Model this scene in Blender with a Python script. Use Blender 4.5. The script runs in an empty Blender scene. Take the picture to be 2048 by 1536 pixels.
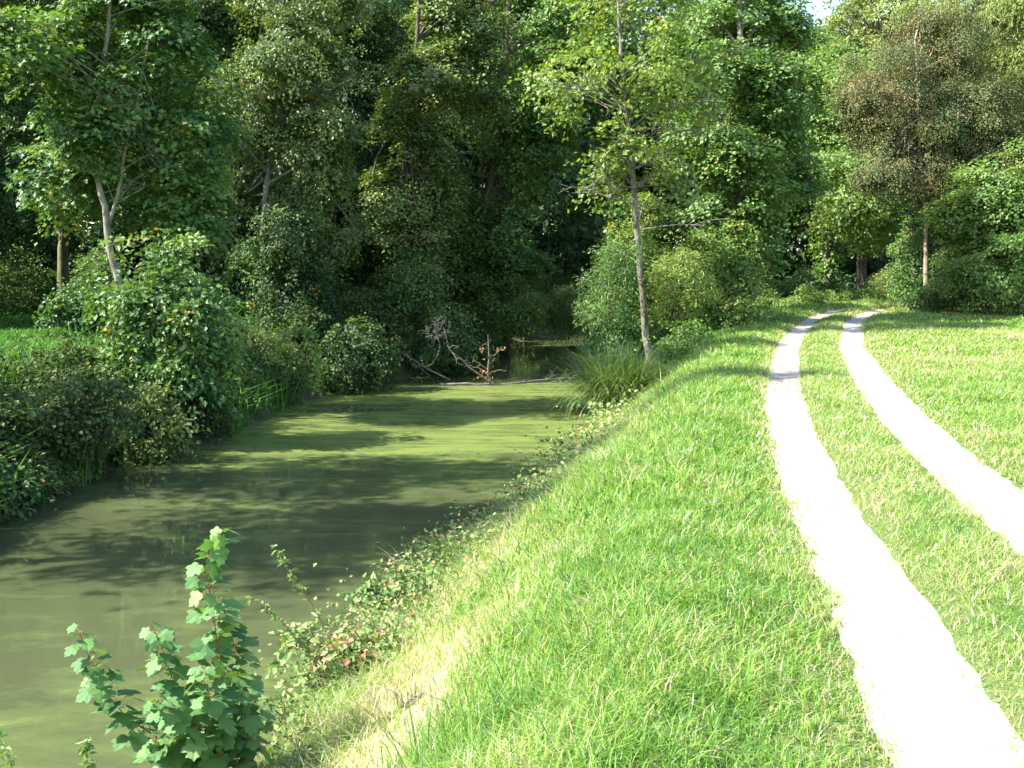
import bpy, math
import numpy as np
from mathutils import Vector

S = bpy.context.scene
COL = S.collection
rad = math.radians

# ------------------------------------------------------------------ camera
F_PX, HZ, EYE = 2071.0, 525.0, 1.75          # focal length in photo pixels, horizon row, eye height
PITCH = math.atan((768 - HZ) / F_PX)
cd = bpy.data.cameras.new('camera')
cd.sensor_width = 36.0
cd.lens = 36.0 * F_PX / 2048.0
cd.clip_start, cd.clip_end = 0.05, 600
cam = bpy.data.objects.new('camera', cd)
cam.location = (0, 0, EYE)
cam.rotation_euler = (rad(90) - PITCH, 0, 0)
COL.objects.link(cam)
S.camera = cam

# ------------------------------------------------------------------ sky and sun
SUN_EL, SUN_AZ = 44.0, -101.0                # azimuth from +Y (view direction), negative = left
w = bpy.data.worlds.new('World')
S.world = w
w.use_nodes = True
nt = w.node_tree
sky = nt.nodes.new('ShaderNodeTexSky')
sky.sky_type = 'NISHITA'
sky.sun_disc = False
sky.sun_elevation = rad(SUN_EL)
sky.sun_rotation = rad(SUN_AZ)
bg = nt.nodes['Background']
bg.inputs['Strength'].default_value = 0.14
nt.links.new(sky.outputs[0], bg.inputs['Color'])
sl = bpy.data.lights.new('sun', 'SUN')
sl.energy = 4.8
sl.angle = rad(0.53)
sl.color = (1.0, 0.95, 0.86)
so = bpy.data.objects.new('sun', sl)
sdir = Vector((math.sin(rad(SUN_AZ)) * math.cos(rad(SUN_EL)), math.cos(rad(SUN_AZ)) * math.cos(rad(SUN_EL)), math.sin(rad(SUN_EL))))
so.rotation_euler = sdir.to_track_quat('Z', 'Y').to_euler()
so.location = (-20, 0, 30)
COL.objects.link(so)
S.view_settings.view_transform = 'Standard'
S.view_settings.look = 'None'
S.view_settings.exposure = 1.85
S.view_settings.gamma = 1.0
S.render.engine = 'CYCLES'
S.cycles.max_bounces = 7
S.cycles.diffuse_bounces = 3
S.cycles.glossy_bounces = 3
S.cycles.transmission_bounces = 4
S.cycles.transparent_max_bounces = 4
S.cycles.use_denoising = True
S.cycles.caustics_reflective = False
S.cycles.caustics_refractive = False

# ------------------------------------------------------------------ helpers
def P(px, py, D):
    """world point seen at photo pixel (px, py) and lying at distance y = D"""
    cx, cy = (px - 1024) / F_PX, -(py - 768) / F_PX
    c, s = math.cos(PITCH), math.sin(PITCH)
    d = np.array([cx, c + cy * s, -s + cy * c])
    return np.array([0, 0, EYE]) + d * (D / d[1])

def nrm(v):
    return v / np.maximum(np.linalg.norm(v, axis=-1, keepdims=True), 1e-9)

def smooth(a, b, x):
    t = np.clip((x - a) / (b - a), 0, 1)
    return t * t * (3 - 2 * t)

def vnoise(x, y, seed=0):
    """smooth value noise on numpy arrays, about -1..1"""
    xi, yi = np.floor(x).astype(np.int64), np.floor(y).astype(np.int64)
    fx, fy = x - xi, y - yi
    fx, fy = fx * fx * (3 - 2 * fx), fy * fy * (3 - 2 * fy)
    def h(a, b):
        n = (a * 374761393 + b * 668265263 + seed * 974634777) & 0x7fffffff
        n = ((n ^ (n >> 13)) * 1274126177) & 0x7fffffff
        return ((n ^ (n >> 16)) & 0xffff) / 32767.5 - 1
    return (h(xi, yi) * (1 - fx) * (1 - fy) + h(xi + 1, yi) * fx * (1 - fy)
            + h(xi, yi + 1) * (1 - fx) * fy + h(xi + 1, yi + 1) * fx * fy)

class Acc:
    def __init__(self):
        self.v, self.t, self.f, self.n = [], [], {3: [], 4: []}, 0
    def add(self, V, faces, tint=0.5):
        V = np.asarray(V, dtype=np.float32).reshape(-1, 3)
        self.v.append(V)
        self.t.append(np.broadcast_to(np.asarray(tint, dtype=np.float32), (len(V),)).copy())
        for F in faces:
            F = np.asarray(F, dtype=np.int64)
            self.f[F.shape[1]].append(F + self.n)
        self.n += len(V)
    def build(self, name, mat, parent=None, smooth_shade=False):
        me = bpy.data.meshes.new(name)
        V = np.concatenate(self.v)
        T = np.concatenate(self.t)
        loops, tot = [], []
        for k in (3, 4):
            if self.f[k]:
                F = np.concatenate(self.f[k])
                loops.append(F.reshape(-1))
                tot.append(np.full(len(F), k))
        loops, tot = np.concatenate(loops), np.concatenate(tot)
        st = np.concatenate([[0], np.cumsum(tot)[:-1]])
        me.vertices.add(len(V)); me.vertices.foreach_set('co', V.reshape(-1))
        me.loops.add(len(loops)); me.loops.foreach_set('vertex_index', loops.astype(np.int32))
        me.polygons.add(len(tot)); me.polygons.foreach_set('loop_start', st.astype(np.int32))
        try:
            me.polygons.foreach_set('loop_total', tot.astype(np.int32))
        except Exception:
            pass
        a = me.attributes.new('tint', 'FLOAT', 'POINT')
        a.data.foreach_set('value', T)
        me.polygons.foreach_set('use_smooth', np.full(len(tot), smooth_shade))
        me.update(calc_edges=True)
        me.materials.append(mat)
        o = bpy.data.objects.new(name, me)
        COL.objects.link(o)
        if parent is not None:
            o.parent = parent
            o.matrix_parent_inverse = parent.matrix_basis.inverted()
        return o

def tag(o, label=None, cat=None, group=None, kind=None):
    if label: o['label'] = label
    if cat: o['category'] = cat
    if group: o['group'] = group
    if kind: o['kind'] = kind
    return o

def thing(name, loc, label, cat, group=None):
    o = bpy.data.objects.new(name, None)
    o.location = tuple(float(q) for q in loc)
    o.empty_display_size = 0.2
    COL.objects.link(o)
    return tag(o, label, cat, group)

def tube(acc, pts, r, k=6, tint=0.5):
    """tapered tube through the points with one radius each"""
    pts = np.asarray(pts, float); r = np.asarray(r, float)
    n = len(pts)
    T = nrm(np.gradient(pts, axis=0))
    ref = np.array([0.31, 0.17, 0.1]) if abs(T[0][2]) > .7 else np.array([0, 0, 1.0])
    X = nrm(np.cross(T, ref)); Y = np.cross(T, X)
    a = np.arange(k) * 2 * math.pi / k
    V = pts[:, None] + r[:, None, None] * (np.cos(a)[None, :, None] * X[:, None] + np.sin(a)[None, :, None] * Y[:, None])
    i, j = np.meshgrid(np.arange(n - 1), np.arange(k), indexing='ij')
    F = np.stack([i * k + j, i * k + (j + 1) % k, (i + 1) * k + (j + 1) % k, (i + 1) * k + j], -1).reshape(-1, 4)
    acc.add(V.reshape(-1, 3), [F], tint)

def spline(pts, n):
    pts = np.asarray(pts, float)
    m = len(pts)
    t = np.linspace(0, m - 1, n)
    i = np.clip(t.astype(int), 0, m - 2); f = (t - i)[:, None]
    p0, p1, p2, p3 = pts[np.maximum(i - 1, 0)], pts[i], pts[i + 1], pts[np.minimum(i + 2, m - 1)]
    return .5 * ((2 * p1) + (-p0 + p2) * f + (2 * p0 - 5 * p1 + 4 * p2 - p3) * f ** 2 + (-p0 + 3 * p1 - 3 * p2 + p3) * f ** 3)

# leaf templates: (along, side, normal)
KITE = (np.array([[0, 0, 0], [.42, .5, .07], [1, 0, -.12], [.42, -.5, .07]]), [np.array([[0, 1, 2, 3]])])
_o = [(0, 0), (.02, .28), (.22, .20), (.34, .56), (.52, .24), (1.0, 0), (.52, -.24), (.34, -.56), (.22, -.20), (.02, -.28)]
STAR = (np.array([[a, b, .10 * abs(b) * 2 - .14 * a * a] for a, b in _o]),
        [np.array([[0, 1, 2], [0, 2, 4], [2, 3, 4], [0, 4, 5], [0, 5, 6], [0, 6, 8], [6, 7, 8], [0, 8, 9]])])
_h = [(0, 0), (-.08, .18), (-.02, .42), (.14, .44), (.24, .40), (.34, .56), (.56, .62), (.60, .46), (.60, .30), (.74, .32), (.86, .22), (.88, .12), (1.02, 0)]
_full = _h + [(a, -b) for a, b in _h[-2:0:-1]]
_sv = [(0, 0, 0)]
def _bend(a, b):
    return .16 * abs(b) - .22 * a * a - .25 * b * b
_v = [[.22, 0, .02]] + [[a, b, _bend(a, b)] for a, b in _full]
SYC = (np.array(_v), [np.array([[0, 1 + i, 1 + (i + 1) % len(_full)] for i in range(len(_full))])])

def leaves(acc, rng, pos, N, D, L, W, tint, tmpl=KITE):
    n = len(pos)
    D = nrm(D - (D * N).sum(1, keepdims=True) * N)
    X = np.cross(D, N)
    T, faces = tmpl
    k = len(T)
    L = np.broadcast_to(L, (n,)); W = np.broadcast_to(W, (n,))
    V = (pos[:, None] + L[:, None, None] * (T[None, :, 0, None] * D[:, None] + T[None, :, 2, None] * N[:, None])
         + W[:, None, None] * T[None, :, 1, None] * X[:, None])
    off = np.arange(n)[:, None, None] * k
    acc.add(V.reshape(-1, 3), [(off + F[None]).reshape(-1, F.shape[1]) for F in faces], np.repeat(np.broadcast_to(tint, (n,)), k))

STY = dict(
    maple=dict(L=.115, W=.95, sr=.46, per=44, up=1.0, out=.6, jit=.32, droop=.35, cov=1.7),
    sycnear=dict(L=.105, W=1.15, sr=.42, per=40, up=1.0, out=.6, jit=.32, droop=.45, cov=1.7, tmpl='star'),
    airy=dict(L=.11, W=1.1, sr=.40, per=22, up=.9, out=.6, jit=.5, droop=.5, cov=.75, tmpl='star'),
    elm=dict(L=.098, W=.66, sr=.36, per=50, up=.7, out=.9, jit=.48, droop=.3, cov=1.7),
    ivy=dict(L=.08, W=.85, sr=.30, per=40, up=.25, out=1.0, jit=.55, droop=.1, cov=2.0),
    haw=dict(L=.075, W=.65, sr=.42, per=56, up=.5, out=.8, jit=.6, droop=.5, cov=1.7),
    lime=dict(L=.17, W=.34, sr=.42, per=32, up=.4, out=.7, jit=.6, droop=.9, cov=1.7),
    shrub=dict(L=.085, W=.72, sr=.30, per=30, up=.7, out=.7, jit=.6, droop=.3, cov=1.5),
    bramble=dict(L=.075, W=.8, sr=.26, per=26, up=.9, out=.6, jit=.6, droop=.3, cov=1.3),
    nearbramble=dict(L=.06, W=.85, sr=.16, per=16, up=.9, out=.6, jit=.6, droop=.3, cov=.9),
    willow=dict(L=.11, W=.22, sr=.34, per=34, up=.5, out=.6, jit=.8, droop=.3, cov=1.2),
    far=dict(L=.22, W=.8, sr=.75, per=40, up=.8, out=.7, jit=.5, droop=.3, cov=1.7),
    wood=dict(L=.36, W=.8, sr=1.1, per=40, up=.6, out=.9, jit=.5, droop=.3, cov=1.8),
)

def crown(leaf, wood, rng, ells, style, cover=1.0, nl=None, lobe=None, size=1.0, base_t=0.5, trunk=None, twr=1.0, tvar=.16):
    st = STY[style]
    tm = STAR if st.get('tmpl') == 'star' else KITE
    L0 = st['L'] * size
    la = L0 * L0 * st['W'] * .5
    for c, r in ells:
        c, r = np.array(c, float), np.array(r, float)
        rm = r.mean()
        k = nl or int(np.clip(12 + r.prod() * 1.3, 12, 60))
        d = nrm(rng.normal(size=(k, 3)))
        lc = c + r * d * rng.uniform(.3, .95, (k, 1))
        lr = rm * (lobe or 1) * (.13 + .34 * rng.random(k) ** 1.4)
        la3 = np.stack([rng.uniform(.85, 1.35, k), rng.uniform(.85, 1.35, k), rng.uniform(.5, .95, k)], 1)
        lt = base_t + rng.normal(0, tvar * .6, k)
        area = 4 * math.pi * (((r[0] * r[1]) ** 1.6 + (r[0] * r[2]) ** 1.6 + (r[1] * r[2]) ** 1.6) / 3) ** (1 / 1.6)
        ns = max(6, int(cover * st['cov'] * area / (la * st['per'])))
        pr = lr ** 2; pr = pr / pr.sum()
        li = rng.choice(k, ns, p=pr)
        dd = nrm(rng.normal(size=(ns, 3)) + np.array([0, 0, .35]) + .5 * nrm((lc[li] - c) / r))
        bump = 1 + .5 * vnoise(dd[:, 0] * 2.3 + li * 7.1, dd[:, 2] * 2.3 + dd[:, 1] * 1.7, 90)
        sc = lc[li] + dd * (lr[li] * rng.uniform(.45, 1.15, ns) * bump)[:, None] * la3[li]
        q = sc / (rm * .75) + 11.3 * (li[:, None] * 0 + 1)
        sc = sc + rm * .30 * np.stack([vnoise(q[:, 0] + q[:, 1] * .6, q[:, 2], 95), vnoise(q[:, 1] - q[:, 0] * .5, q[:, 2] + 5, 96), vnoise(q[:, 0] * .9 + 3, q[:, 2] * .5 + q[:, 1] * .8, 97)], 1)
        free = rng.random(ns) < .22                           # loose sprays that break the outline up
        fd = nrm(rng.normal(size=(ns, 3)))
        sc = np.where(free[:, None], c + r * fd * (rng.uniform(.5, 1.13, ns) ** .6)[:, None], sc)
        dd = np.where(free[:, None], fd, dd)
        keep = sc[:, 2] > H(sc[:, 0], sc[:, 1]) + .1
        sc, dd, li = sc[keep], dd[keep], li[keep]
        ns = len(sc)
        if ns == 0: continue
        SN = nrm(dd * st['out'] + np.array([0, 0, st['up']]) + rng.normal(0, .18, (ns, 3)))
        per = st['per']
        m = ns * per
        si = np.repeat(np.arange(ns), per)
        A = nrm(np.cross(SN, np.array([.3, .2, .9]) + rng.normal(0, .3, (ns, 3)))); B = np.cross(SN, A)
        ang = rng.uniform(0, 2 * math.pi, m); rr = np.sqrt(rng.uniform(0, 1, m))
        el = rng.uniform(.6, 1.5, ns)[si]                   # elongated sprays
        ox = np.cos(ang) * rr * el; oy = np.sin(ang) * rr / el
        sr = st['sr'] * (.6 + .4 * size) * rng.uniform(.6, 1.25, ns)[si]
        rad_ = A[si] * ox[:, None] + B[si] * oy[:, None]
        pos = sc[si] + rad_ * sr[:, None] + SN[si] * rng.normal(0, .13, m)[:, None] * sr[:, None]
        pos[:, 2] -= st['droop'] * sr * rr ** 2 * .6
        Nn = nrm(SN[si] + rng.normal(0, st['jit'], (m, 3)))
        Dd = nrm(rad_ + rng.normal(0, .35, (m, 3)) - np.array([0, 0, st['droop']]))
        L = L0 * rng.uniform(.65, 1.2, m)
        tt = lt[li][si] + rng.normal(0, tvar * .5, ns)[si] + rng.normal(0, tvar * .45, m)
        rare = rng.random(m) < .006
        rsp = (rng.random(ns) < .012)[si] & (rng.random(m) < .7)       # a browned spray here and there
        tt = np.where(rare | rsp, .97, np.clip(tt, 0, .9))
        ok = pos[:, 2] > H(pos[:, 0], pos[:, 1]) + .02
        leaves(leaf, rng, pos[ok], Nn[ok], Dd[ok], L[ok], (L * st['W'])[ok], tt[ok], tm)
        if wood is not None:
            for q in range(k):
                if rng.random() < .45 and k > 12: continue
                e = lc[q]
                if trunk is not None:
                    hd = np.linalg.norm(trunk[:, :2] - e[:2], axis=1)
                    zz = e[2] - .45 * hd.min() - rng.uniform(0, .5)
                    if zz < trunk[0, 2] + .42 * (trunk[:, 2].max() - trunk[0, 2]): zz = trunk[0, 2] + rng.uniform(.36, .7) * (trunk[:, 2].max() - trunk[0, 2])
                    ti = int(np.argmin(np.abs(trunk[:, 2] - zz)))
                    b = trunk[ti]
                else:
                    b = np.array([c[0], c[1], max(c[2] - r[2], H1(c[0], c[1]))]) + rng.normal(0, .12, 3) * [1, 1, 0]
                mid = (b + e) / 2 + np.array([0, 0, .12]) * np.linalg.norm(e - b) * rng.uniform(-.3, 1.2) + rng.normal(0, .05, 3) * np.linalg.norm(e - b)
                ln = np.linalg.norm(e - b)
                r0 = twr * min(.07, .012 + .012 * ln)
                tube(wood, spline([b, mid, e], 6), np.linspace(r0, r0 * .4, 6), 5, .4)
                for s_i in np.flatnonzero(li == q)[:7]:
                    m2 = (e + sc[s_i]) / 2 + rng.normal(0, .06, 3)
                    tube(wood, [e, m2, sc[s_i]], np.array([r0 * .38, r0 * .25, .004]), 4, .35)

# ------------------------------------------------------------------ the lie of the land
_cl = np.array([(-1.0, -14), (.45, -6), (1.6, 0), (2.24, 3.47), (2.53, 4.92), (2.92, 7.62), (3.37, 9.7), (4.17, 13.31), (5.25, 17.3), (6.63, 22.3), (8.3, 27.3), (9.28, 30.25),
       (11.15, 34.85), (13.1, 38.9), (17.2, 44), (24, 50), (33, 55), (46, 60)])
_ch = np.concatenate([[0], np.cumsum(np.linalg.norm(np.diff(_cl, axis=0), axis=1))])
_q = np.linspace(0, _ch[-1], 90)
_cl = np.stack([np.interp(_q, _ch, _cl[:, 0]), np.interp(_q, _ch, _cl[:, 1])], 1)
for _ in range(3):
    _cl[1:-1] = (_cl[:-2] + 2 * _cl[1:-1] + _cl[2:]) / 4
CL = spline(_cl, 330)
CT = nrm(np.gradient(CL, axis=0))
CN = np.stack([-CT[:, 1], CT[:, 0]], 1)                     # points to the canal (left)
CS = np.concatenate([[0], np.cumsum(np.linalg.norm(np.diff(CL, axis=0), axis=1))])

def su(x, y):
    x = np.asarray(x, float).reshape(-1); y = np.asarray(y, float).reshape(-1)
    s = np.empty(len(x)); u = np.empty(len(x))
    for a in range(0, len(x), 40000):
        X, Y = x[a:a + 40000], y[a:a + 40000]
        d = (X[:, None] - CL[None, :, 0]) ** 2 + (Y[:, None] - CL[None, :, 1]) ** 2
        i = np.argmin(d, 1)
        dx, dy = X - CL[i, 0], Y - CL[i, 1]
        u[a:a + 40000] = dx * CN[i, 0] + dy * CN[i, 1]
        s[a:a + 40000] = CS[i] + dx * CT[i, 0] + dy * CT[i, 1]
    return s, u

WATER = -1.3
_sl = [(-7.5, -10), (-5.9, -2), (-5.6, 4), (-5.8, 8), (-5.9, 11.6), (-6.1, 15.2), (-5.2, 17.2), (-4.95, 19.3), (-4.45, 23.8), (-3.1, 26), (-2.2, 31), (-.3, 38.4), (3.2, 46), (9, 54), (20, 62)]
_ss, _uu = su([p[0] for p in _sl], [p[1] for p in _sl])
_o2 = np.argsort(_ss); _ss, _uu = _ss[_o2], _uu[_o2]
_rr = [(-10, 4.1), (4, 4.3), (9, 4.2), (12, 3.9), (16, 3.75), (20, 4.3), (24, 4.9), (28, 5.9), (38, 8.0), (46, 8.2), (60, 8.2)]
_rs = su([np.interp(p[0], CL[:, 1], CL[:, 0]) for p in _rr], [p[0] for p in _rr])[0]

def shores(s):
    ur = np.interp(s, _rs, [p[1] for p in _rr]) + .12 * vnoise(s * .9, s * 0 + 3.3, 5)
    ul = np.interp(s, _ss, _uu) + .18 * vnoise(s * 1.1, s * 0 + 9.1, 6)
    return ur, ul

def Hsu(s, u, x, y):
    ur, ul = shores(s)
    z = 0.035 * vnoise(x * .5, y * .5, 1) + .015 * vnoise(x * 1.7, y * 1.7, 2)
    z = z * smooth(.9, 2.2, np.abs(u))
    for t in (.65, -.65):
        z = z - .035 * np.exp(-((u - t) / .28) ** 2)
    z = z + .02 * np.exp(-(u / .35) ** 2)
    crest = 1.75
    f = np.clip((u - crest) / (ur - crest), 0, 1.6)
    f = f - .12 * np.sin(np.clip(f, 0, 1) * 2 * math.pi) * .5
    right = z + np.where(u > crest, f * WATER, 0)
    g = np.clip((ul - u), -12, 6)                            # >0 : in the water
    left = WATER + np.where(g < 0, 1.0 * smooth(0, 1.9, -g) + .35 * smooth(1.5, 6, -g), -.5 * np.clip(g, 0, 1.6)) + .06 * vnoise(x * .8, y * .8, 7) * smooth(0, 1, -g)
    mid = (ur + ul) / 2
    out = np.where(u < mid, np.maximum(right, WATER - .8), np.maximum(left, WATER - .8))
    out = out + smooth(3, 26, -u) * .25
    return out

def H(x, y):
    s, u = su(x, y)
    return Hsu(s, u, np.asarray(x, float).reshape(-1), np.asarray(y, float).reshape(-1))
def H1(x, y):
    return float(H([x], [y])[0])
def G(px, py, lo=2.5, hi=70):
    """ground point under a photo pixel"""
    Ds = np.geomspace(lo, hi, 500)
    pts = np.array([P(px, py, d) for d in Ds])
    hh = np.maximum(H(pts[:, 0], pts[:, 1]), WATER)
    i = int(np.argmax(pts[:, 2] < hh))
    return np.array([pts[i, 0], pts[i, 1], hh[i]])

# ------------------------------------------------------------------ materials
def newmat(name):
    m = bpy.data.materials.new(name); m.use_nodes = True
    t = m.node_tree; t.nodes.clear()
    o = t.nodes.new('ShaderNodeOutputMaterial')
    return m, t, o

def ramp(t, fac, stops):
    r = t.nodes.new('ShaderNodeValToRGB')
    e = r.color_ramp.elements
    while len(e) < len(stops): e.new(.5)
    for i, (p, c) in enumerate(stops):
        e[i].position = p; e[i].color = (*c, 1)
    t.links.new(fac, r.inputs[0])
    return r.outputs[0]

def noise(t, scale, detail=4, rough=.55, vec=None, dist=0):
    n = t.nodes.new('ShaderNodeTexNoise')
    n.inputs['Scale'].default_value = scale; n.inputs['Detail'].default_value = detail
    n.inputs['Roughness'].default_value = rough; n.inputs['Distortion'].default_value = dist
    if vec is not None: t.links.new(vec, n.inputs['Vector'])
    return n.outputs['Fac']

def geo_pos(t):
    return t.nodes.new('ShaderNodeNewGeometry').outputs['Position']

def mapping(t, vec, scale, rot=(0, 0, 0)):
    m = t.nodes.new('ShaderNodeMapping')
    m.inputs['Scale'].default_value = scale; m.inputs['Rotation'].default_value = rot
    t.links.new(vec, m.inputs['Vector'])
    return m.outputs[0]

def math_(t, op, a, b=None, c=None, clamp=False):
    n = t.nodes.new('ShaderNodeMath'); n.operation = op; n.use_clamp = clamp
    for i, v in enumerate((a, b, c)):
        if v is None: continue
        if isinstance(v, (int, float)): n.inputs[i].default_value = v
        else: t.links.new(v, n.inputs[i])
    return n.outputs[0]

def mixc(t, fac, a, b, mode='MIX'):
    n = t.nodes.new('ShaderNodeMix'); n.data_type = 'RGBA'; n.blend_type = mode
    for s, v in ((n.inputs[0], fac), (n.inputs[6], a), (n.inputs[7], b)):
        if isinstance(v, (int, float)): s.default_value = v
        elif isinstance(v, tuple): s.default_value = (*v, 1)
        else: t.links.new(v, s)
    return n.outputs[2]

def leafmat(name, stops, trans=.35, rough=.42, tcol=(1.25, 1.2, .45), spec=.5):
    m, t, o = newmat(name)
    at = t.nodes.new('ShaderNodeAttribute'); at.attribute_name = 'tint'
    col = ramp(t, at.outputs['Fac'], stops)
    pb = t.nodes.new('ShaderNodeBsdfPrincipled')
    pb.inputs['Roughness'].default_value = rough
    pb.inputs['Specular IOR Level'].default_value = spec
    t.links.new(col, pb.inputs['Base Color'])
    tr = t.nodes.new('ShaderNodeBsdfTranslucent')
    t.links.new(mixc(t, 1.0, col, tcol, 'MULTIPLY'), tr.inputs['Color'])
    mx = t.nodes.new('ShaderNodeMixShader'); mx.inputs[0].default_value = trans
    t.links.new(pb.outputs[0], mx.inputs[1]); t.links.new(tr.outputs[0], mx.inputs[2])
    t.links.new(mx.outputs[0], o.inputs['Surface'])
    return m

def greens(d, m, l, y=(.30, .24, .03)):
    return [(0, d), (.45, m), (.85, l), (.93, l), (.97, y)]

M = {}
M['maple'] = leafmat('sycamore_leaves', greens((.030, .085, .026), (.07, .16, .042), (.18, .29, .075)), rough=.5)
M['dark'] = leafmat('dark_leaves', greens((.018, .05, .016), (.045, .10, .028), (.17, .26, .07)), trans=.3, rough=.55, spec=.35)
M['olive'] = leafmat('olive_leaves', greens((.035, .075, .022), (.10, .165, .045), (.25, .32, .095), (.24, .17, .08)), trans=.3, rough=.5)
M['airy'] = leafmat('yellow_green_leaves', greens((.08, .15, .03), (.17, .27, .06), (.30, .38, .09), (.50, .34, .05)), trans=.42, rough=.5)
M['bright'] = leafmat('bright_leaves', greens((.06, .14, .03), (.13, .24, .055), (.24, .34, .09)), trans=.4, rough=.5)
M['brown'] = leafmat('reddish_leaves', [(0, (.08, .115, .035)), (.4, (.15, .18, .06)), (.62, (.23, .20, .08)), (.9, (.34, .20, .10))], trans=.25, rough=.6)
M['limey'] = leafmat('drooping_leaves', greens((.12, .17, .045), (.22, .29, .085), (.36, .42, .14)), trans=.35, rough=.5)
M['scrub'] = leafmat('bramble_leaves', greens((.04, .08, .025), (.10, .16, .045), (.21, .26, .085), (.30, .16, .08)), trans=.3, rough=.6, spec=.25)
M['nearscrub'] = leafmat('bank_bramble_leaves', [(0, (.07, .14, .04)), (.4, (.15, .25, .07)), (.62, (.26, .34, .12)), (.75, (.42, .35, .18)), (.9, (.34, .20, .11)), (1, (.36, .13, .08))], trans=.3, rough=.6, spec=.3)
M['dry'] = leafmat('dry_leaves', [(0, (.10, .09, .03)), (.5, (.20, .15, .06)), (1, (.34, .16, .07))], trans=.2, rough=.7)
M['syc'] = leafmat('sapling_leaves', greens((.05, .13, .04), (.11, .235, .075), (.19, .33, .11), (.40, .30, .08)), trans=.36, rough=.6, spec=.35)
M['grass'] = leafmat('grass_blades', [(0, (.05, .14, .028)), (.35, (.115, .27, .04)), (.6, (.265, .41, .07)), (.78, (.34, .43, .14)), (.88, (.48, .43, .26)), (1, (.56, .45, .34))], trans=.42, rough=.36, tcol=(1.2, 1.25, .5))
M['sedge'] = leafmat('sedge_blades', [(0, (.06, .13, .03)), (.5, (.15, .25, .07)), (.85, (.28, .36, .13)), (1, (.5, .45, .25))], trans=.3, rough=.45)
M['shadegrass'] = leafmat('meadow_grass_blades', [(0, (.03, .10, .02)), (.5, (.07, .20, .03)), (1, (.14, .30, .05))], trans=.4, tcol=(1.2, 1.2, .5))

def bark(name, c0, c1, c2, sc=9.0, bump=.5):
    m, t, o = newmat(name)
    p = geo_pos(t)
    v = mapping(t, p, (1, 1, .35))
    a = noise(t, sc, 6, .65, v); b = noise(t, sc * 2.6, 4, .6, p)
    col = ramp(t, a, [(.35, c0), (.5, c1), (.66, c2)])
    col = mixc(t, math_(t, 'MULTIPLY', b, .5), col, c0)
    pb = t.nodes.new('ShaderNodeBsdfPrincipled'); pb.inputs['Roughness'].default_value = .85
    t.links.new(col, pb.inputs['Base Color'])
    bm = t.nodes.new('ShaderNodeBump'); bm.inputs['Strength'].default_value = bump; bm.inputs['Distance'].default_value = .02
    t.links.new(a, bm.inputs['Height']); t.links.new(bm.outputs[0], pb.inputs['Normal'])
    t.links.new(pb.outputs[0], o.inputs['Surface'])
    return m
M['bark_pale'] = bark('pale_bark', (.09, .08, .055), (.24, .22, .16), (.40, .37, .29))
M['bark_grey'] = bark('grey_bark', (.07, .06, .045), (.20, .18, .14), (.36, .33, .27))
M['bark_brown'] = bark('brown_bark', (.035, .028, .02), (.09, .07, .05), (.17, .14, .10))
M['bark_moss'] = bark('mossy_bark', (.06, .06, .03), (.15, .14, .07), (.25, .22, .12))
M['bark_pink'] = bark('pinkish_bark', (.14, .09, .06), (.36, .25, .18), (.50, .38, .29))
M['twig'] = bark('dead_wood', (.07, .055, .045), (.16, .135, .11), (.27, .235, .195), 20)
M['stem_red'] = bark('reddish_stem', (.16, .07, .03), (.28, .13, .06), (.34, .20, .10), 30, .1)
M['stem_green'] = bark('green_stem', (.08, .12, .03), (.16, .20, .05), (.25, .24, .09), 30, .1)

# ground
m, t, o = newmat('soil_and_turf')
p = geo_pos(t)
at = t.nodes.new('ShaderNodeAttribute'); at.attribute_name = 'tint'
big = noise(t, .7, 5, .6, p); fine = noise(t, 38, 5, .7, p); mid = noise(t, 6, 5, .65, p)
turf = mixc(t, fine, (.06, .11, .03), (.16, .25, .06))
turf = mixc(t, ramp(t, mid, [(.4, (0, 0, 0)), (.7, (.6, .6, .6))]), turf, (.20, .19, .08))
straw = mixc(t, fine, (.30, .22, .15), (.52, .42, .31))
mud = mixc(t, fine, (.05, .04, .025), (.10, .08, .05))
c = mixc(t, ramp(t, at.outputs['Fac'], [(.35, (0, 0, 0)), (.6, (1, 1, 1))]), turf, straw)
c = mixc(t, ramp(t, at.outputs['Fac'], [(.0, (1, 1, 1)), (.2, (0, 0, 0))]), c, mud)
pb = t.nodes.new('ShaderNodeBsdfPrincipled'); pb.inputs['Roughness'].default_value = .9
pb.inputs['Specular IOR Level'].default_value = .2
t.links.new(c, pb.inputs['Base Color'])
bm = t.nodes.new('ShaderNodeBump'); bm.inputs['Strength'].default_value = .8; bm.inputs['Distance'].default_value = .04
t.links.new(fine, bm.inputs['Height']); t.links.new(bm.outputs[0], pb.inputs['Normal'])
t.links.new(pb.outputs[0], o.inputs['Surface'])
M['ground'] = m

# white gravel
m, t, o = newmat('white_gravel')
p = geo_pos(t)
vo = t.nodes.new('ShaderNodeTexVoronoi'); vo.inputs['Scale'].default_value = 70
t.links.new(p, vo.inputs['Vector'])
n1 = noise(t, 3, 5, .6, p); n2 = noise(t, 60, 4, .7, p)
at = t.nodes.new('ShaderNodeAttribute'); at.attribute_name = 'tint'
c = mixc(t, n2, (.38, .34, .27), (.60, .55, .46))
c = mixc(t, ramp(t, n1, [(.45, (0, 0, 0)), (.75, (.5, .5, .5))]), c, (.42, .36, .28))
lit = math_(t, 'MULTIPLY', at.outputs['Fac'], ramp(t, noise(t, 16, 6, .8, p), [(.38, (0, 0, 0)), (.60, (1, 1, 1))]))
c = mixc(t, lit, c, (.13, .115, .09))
pb = t.nodes.new('ShaderNodeBsdfPrincipled'); pb.inputs['Roughness'].default_value = .92
pb.inputs['Specular IOR Level'].default_value = .2
t.links.new(c, pb.inputs['Base Color'])
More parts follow.
